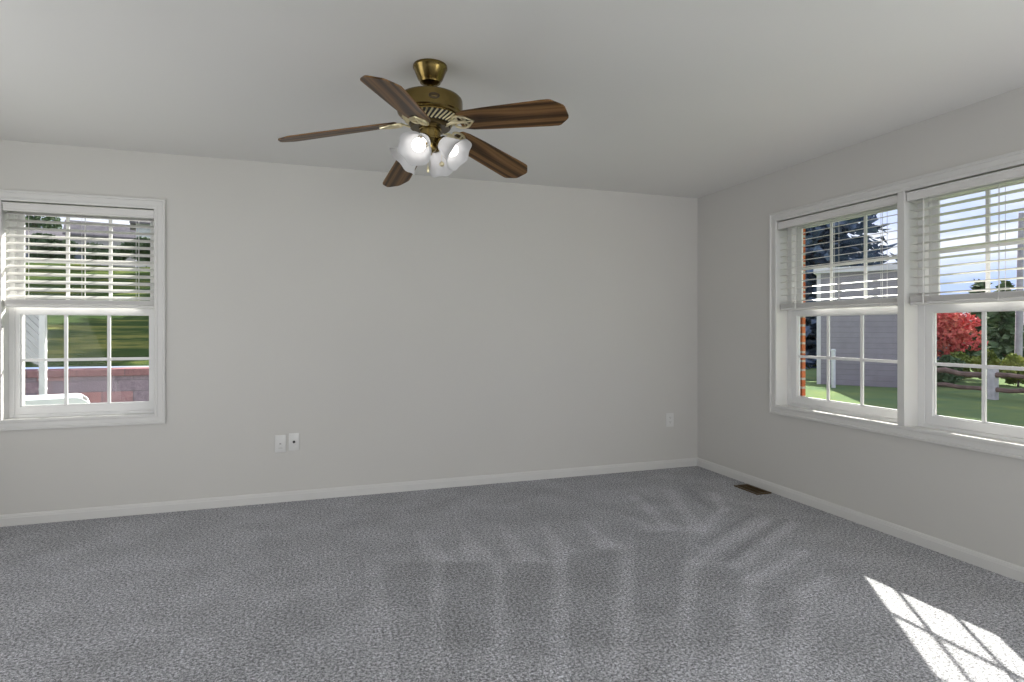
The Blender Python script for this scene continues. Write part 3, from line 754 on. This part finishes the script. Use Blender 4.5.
# maple, shrubs, house, pole beyond the fence
p = px(941, 372, 20); broad((p.x, p.y, GZ), 2.7, 1.25, 'small red-leaved maple behind the rail fence', M_MAPLE, 2600, 21, 'red_maple', .62, .34, .10)
for u_, d_, h_, rd, sd, lab in ((934, 17.6, .95, .75, 31, 'low green shrub under the red maple'), (956, 18.8, .9, .42, 32, 'yellow-green shrub below the red maple, left of the pale fence post'),
                               (986, 17.9, 1.0, .33, 33, 'light green shrub right behind the pale fence post'), (1018, 17.2, 1.0, .42, 34, 'light green shrub right of the pale fence post')):
    p = px(u_, 380, d_); broad((p.x, p.y, GZ), h_, rd, lab, M_SHRUB if sd != 31 else M_EVERG, 1500, sd, 'garden_shrub', .5, .5, .11, .03, 'shrub')
for u_, d_, h_, sl, sd, lab in ((980, 27, 4.0, .30, 41, 'grey-green evergreen behind the fence, left of the slim pole'), (1004, 24, 3.6, .30, 42, 'grey-green evergreen behind the fence, nearest the slim pole'),
                               (1052, 26, 4.0, .34, 43, 'evergreen behind the fence right of the slim pole')):
    p = px(u_, 370, d_); conifer((p.x, p.y, GZ), h_, sl, lab, M_EVERG, 20, sd, 'evergreen_tree', .2, .34)
for u_, d_, h_, sl, sd, lab in ((806, 46, 11, .33, 45, 'dark evergreen far behind the garage corner'),):
    p = px(u_, 370, d_); conifer((p.x, p.y, GZ), h_, sl, lab, M_SPRUCE, 34, sd, 'evergreen_tree', .2, .5)
p0 = px(1018, 360, 18.5); pt = px(1021.5, 213, 18.5)
mb = MB(); mb.tube([(p0.x, p0.y, GZ-.1), (p0.x*.5+pt.x*.5, p0.y*.5+pt.y*.5, pt.z*.5), (pt.x, pt.y, pt.z)], [.10, .09, .075], 12)
tag(mb.build('wooden_pole', plain('pole_grey', (.36, .33, .38), .9, 0, .2, 5), smooth=50, loc=(p0.x, p0.y, GZ)), 'slim weathered pole standing behind the rail fence', 'pole')
def house(name, label, center, yaw, w, dp, z0, hw_, hr, wall_m, roof_m, wins, gable=True):
    r = tag(empty(name, (center[0], center[1], z0)), label, 'house')
    m = Matrix.Translation((center[0], center[1], z0)) @ Matrix.Rotation(yaw, 4, 'Z')
    def part(mb, nm, mat, par=None):
        o = mb.build(nm, mat, None); q = par or r; o.parent = q; o.matrix_parent_inverse = parent_mat(q).inverted(); o.matrix_basis = m; return o
    mb = MB(); mb.box(-w/2, w/2, -dp/2, dp/2, 0, hw_); part(mb, 'wall', wall_m)
    mb = MB(); ov = .35
    mb.prism([(-dp/2-ov, hw_-.12), (-dp/2-ov, hw_+.02), (0, hw_+hr), (dp/2+ov, hw_+.02), (dp/2+ov, hw_-.12), (0, hw_+hr-.16)], -w/2-ov, w/2+ov,
                      Matrix(((0, 0, 1, 0), (1, 0, 0, 0), (0, 1, 0, 0), (0, 0, 0, 1)))); part(mb, 'roof', roof_m)
    mb = MB(); mb.prism([(-dp/2, hw_+.001), (dp/2, hw_+.001), (0, hw_+hr-.17)], -w/2+.02, w/2-.02, Matrix(((0, 0, 1, 0), (1, 0, 0, 0), (0, 1, 0, 0), (0, 0, 0, 1)))); part(mb, 'gable', wall_m)
    for x0, x1, a, b in wins:
        mb = MB(); y = -dp/2
        for q in ((x0-.09, x0, a-.09, b+.09), (x1, x1+.09, a-.09, b+.09), (x0, x1, a-.09, a), (x0, x1, b, b+.09), ((x0+x1)/2-.03, (x0+x1)/2+.03, a, b)):
            mb.box(q[0], q[1], y-.06, y-.001, q[2], q[3])
        f = part(mb, 'window_frame', M_VINYL)
        mb = MB(); mb.box(x0, x1, y-.03, y-.0012, a, b); part(mb, 'pane', M_PANE, f)
    return r
M_PANE = plain('house_pane', (.10, .12, .16), .1)
M_ROOF = plain('roof_shingle', (.17, .155, .17), .9, 0, .2, 3)
M_HSIDE = m_siding('house_siding_mauve', (.42, .38, .46), .2)
M_HSIDE2 = m_siding('house_siding_tan', (.42, .40, .42), .2)
M_HSIDE3 = m_siding('house_siding_white', (.72, .72, .78), .2)
p = px(958, 372, 33); house('small_house', 'small mauve house with a white framed window behind the red maple', (p.x, p.y), -math.radians(50), 5.0, 4.0, GZ, 1.9, 1.0, M_HSIDE, M_ROOF, [(-.32, .32, .15, .8)])

# left-hand yard: hilltop houses, trees and the things by the wall
def hill_at(u, d):
    t = (u-512)/F_PX; x, y = d*(S+C*t), d*(C-S*t); return x, y, hill_z(x, y)
x, y, z = hill_at(104, 44); house('hilltop_house', 'grey house with dark roof on the hilltop, behind the right half of the single window', (x, y), math.radians(14), 4.0, 2.6, z-.2, 2.7, 1.2, M_HSIDE2, M_ROOF, [(-1.7, -.8, .9, 1.9), (.2, 1.1, .9, 1.9)])
x, y, z = hill_at(149, 40); house('hilltop_house', 'white sided house with dark roof at the right edge of the single window', (x, y), math.radians(14), 1.5, 2.6, z-.2, 3.2, .8, M_HSIDE3, M_ROOF, [(-.5, .1, 1.0, 2.0)])
x, y, z = hill_at(44, 46); house('hilltop_house', 'dark mauve house on the hilltop, behind the left half of the single window', (x, y), math.radians(14), 3.0, 2.6, z-.2, 2.6, 1.0, M_HSIDE, M_ROOF, [(-1.0, -.2, .9, 1.8)])
for u_, d_, h_, rd, sd, lab in ((44, 52, 6.2, 2.2, 51, 'leafy green tree behind the dark mauve hilltop house'), (50, 36, 2.2, 1.3, 52, 'green bush on the bank below the dark mauve hilltop house'),
                               (100, 37, 1.6, 1.6, 53, 'wide green bush on the bank below the grey hilltop house'), (146, 35, 1.7, 1.2, 54, 'green bush on the bank below the white sided hilltop house')):
    x, y, z = hill_at(u_, d_); broad((x, y, z-.1), h_, rd, lab, M_EVERG, 2600, sd, 'leafy_tree' if h_ > 4 else 'hillside_bush', .6, .42, .24, None, 'tree' if h_ > 4 else 'shrub')
# trees beside the bank, whose crowns dapple its grass
for x_, y_, h_, rd, sd, lab in ((0.8, 18, 7, 2.6, 61, 'broad tree low on the bank, right of the single window view'), (-.5, 27, 9, 3.0, 62, 'broad tree halfway up the bank, right of the single window view'), (-3.5, 36, 9.5, 3.2, 63, 'broad tree high on the bank beside the hilltop houses')):
    broad((x_, y_, hill_z(x_, y_)-.1), h_, rd, lab, M_EVERG, 1500, sd, 'leafy_tree', .62, .36, .30)

# white outdoor unit with louvred chamfer
p = px(42, 396, 6.6); uz = p.z
unit = tag(empty('outdoor_unit', (p.x, p.y, GZ)), 'white louvred outdoor utility unit below the single window, by the retaining wall', 'utility unit')
um = Matrix.Translation((p.x-.02, p.y, GZ)) @ Matrix.Rotation(math.radians(18), 4, 'Z'); uh = uz-GZ
def upart(mb, nm, mat, par=None, sm=None):
    o = mb.build(nm, mat, None, smooth=sm); q = par or unit; o.parent = q; o.matrix_parent_inverse = parent_mat(q).inverted(); o.matrix_basis = um; return o
mb = MB(); mb.box(-.62, .40, -.42, .12, 0, uh-.12, bev=.015); upart(mb, 'cabinet', plain('unit_white', (.55, .56, .60), .6))
mb = MB()
mb.prism([(-.64, uh-.119), (.46, uh-.119), (.44, uh-.06), (.38, uh-.012), (.34, uh), (-.60, uh), (-.64, uh-.04)], -.44, .14,
         Matrix(((1, 0, 0, 0), (0, 0, 1, 0), (0, 1, 0, 0), (0, 0, 0, 1)))); lid = upart(mb, 'lid', plain('unit_lid', (.55, .57, .62), .6))
mb = MB()
nrm = Matrix.Translation((.41, 0, uh-.036)) @ Matrix.Rotation(math.radians(38.7), 4, 'Y')
mb.b.free()
for k in range(4):
    mb = MB(); mb.box(-.028, .028, -.40+k*.115, -.34+k*.115, -.003, .004, nrm); upart(mb, 'louvre', M_DARK, lid)
for k in range(6):
    mb = MB(); mb.box(-.55, .32, -.424, -.4195, .12+k*.075, .15+k*.075); upart(mb, 'louvre', M_DARK)

# gate panel of slanting boards and white post: stands in for a pane reflection
dg = 7.8
pp = px(43, 320, dg); top = px(43, 308, dg).z
reflected = tag(empty('reflected_panel', (pp.x, pp.y, GZ)), 'grey gate panel of slanting boards on a white post, modelling a glass reflection at left in the single window', 'reflected')
mb = MB(); mb.box(pp.x-.035, pp.x+.035, pp.y-.035, pp.y+.035, GZ-.02, top+.02, bev=.006)
for k in range(14): mb.box(pp.x-.040, pp.x+.040, pp.y-.040, pp.y+.040, GZ+.12+k*.128, GZ+.135+k*.128)
mb.build('post', plain('reflected_post_white', (.60, .60, .60), .6), reflected)['label'] = 'white post with raised bands'
mb = MB(); gx1 = pp.x-.036; gx0 = gx1-.42; zb1 = px(43, 366, dg).z; zb0 = px(25, 346, dg).z
z_top = top-.02
sl = (zb1-zb0)/(gx1-gx0)*1.0
nb = 12; step = .098
def clip(poly, f):
    out = []
    for i in range(len(poly)):
        a_, b_ = poly[i], poly[(i+1) % len(poly)]; fa, fb = f(a_), f(b_)
        if fa >= 0: out.append(a_)
        if fa*fb < 0: t_ = fa/(fa-fb); out.append((a_[0]+(b_[0]-a_[0])*t_, a_[1]+(b_[1]-a_[1])*t_))
    return out
k_ = -1.15
for i in range(-2, 16):
    c0 = zb0-.25+i*step
    poly = [(gx0, c0), (gx1, c0+k_*(gx1-gx0)), (gx1, c0+step*.90+k_*(gx1-gx0)), (gx0, c0+step*.90)]
    poly = clip(poly, lambda q: z_top-q[1]); poly = clip(poly, lambda q: q[1]-(zb0+sl*(q[0]-gx0))) if len(poly) > 2 else []
    if len(poly) > 2: mb.prism(poly, pp.y-.012, pp.y+.012, Matrix(((1, 0, 0, 0), (0, 0, 1, 0), (0, 1, 0, 0), (0, 0, 0, 1))))
mb.box(gx0-.03, gx0, pp.y-.02, pp.y+.02, zb0, z_top); mb.box(gx0-.03, gx1+.01, pp.y-.02, pp.y+.02, z_top, z_top+.04)
mb.build('board_panel', plain('reflected_grey', (.40, .40, .41), .8, 0, .12, 6), reflected)
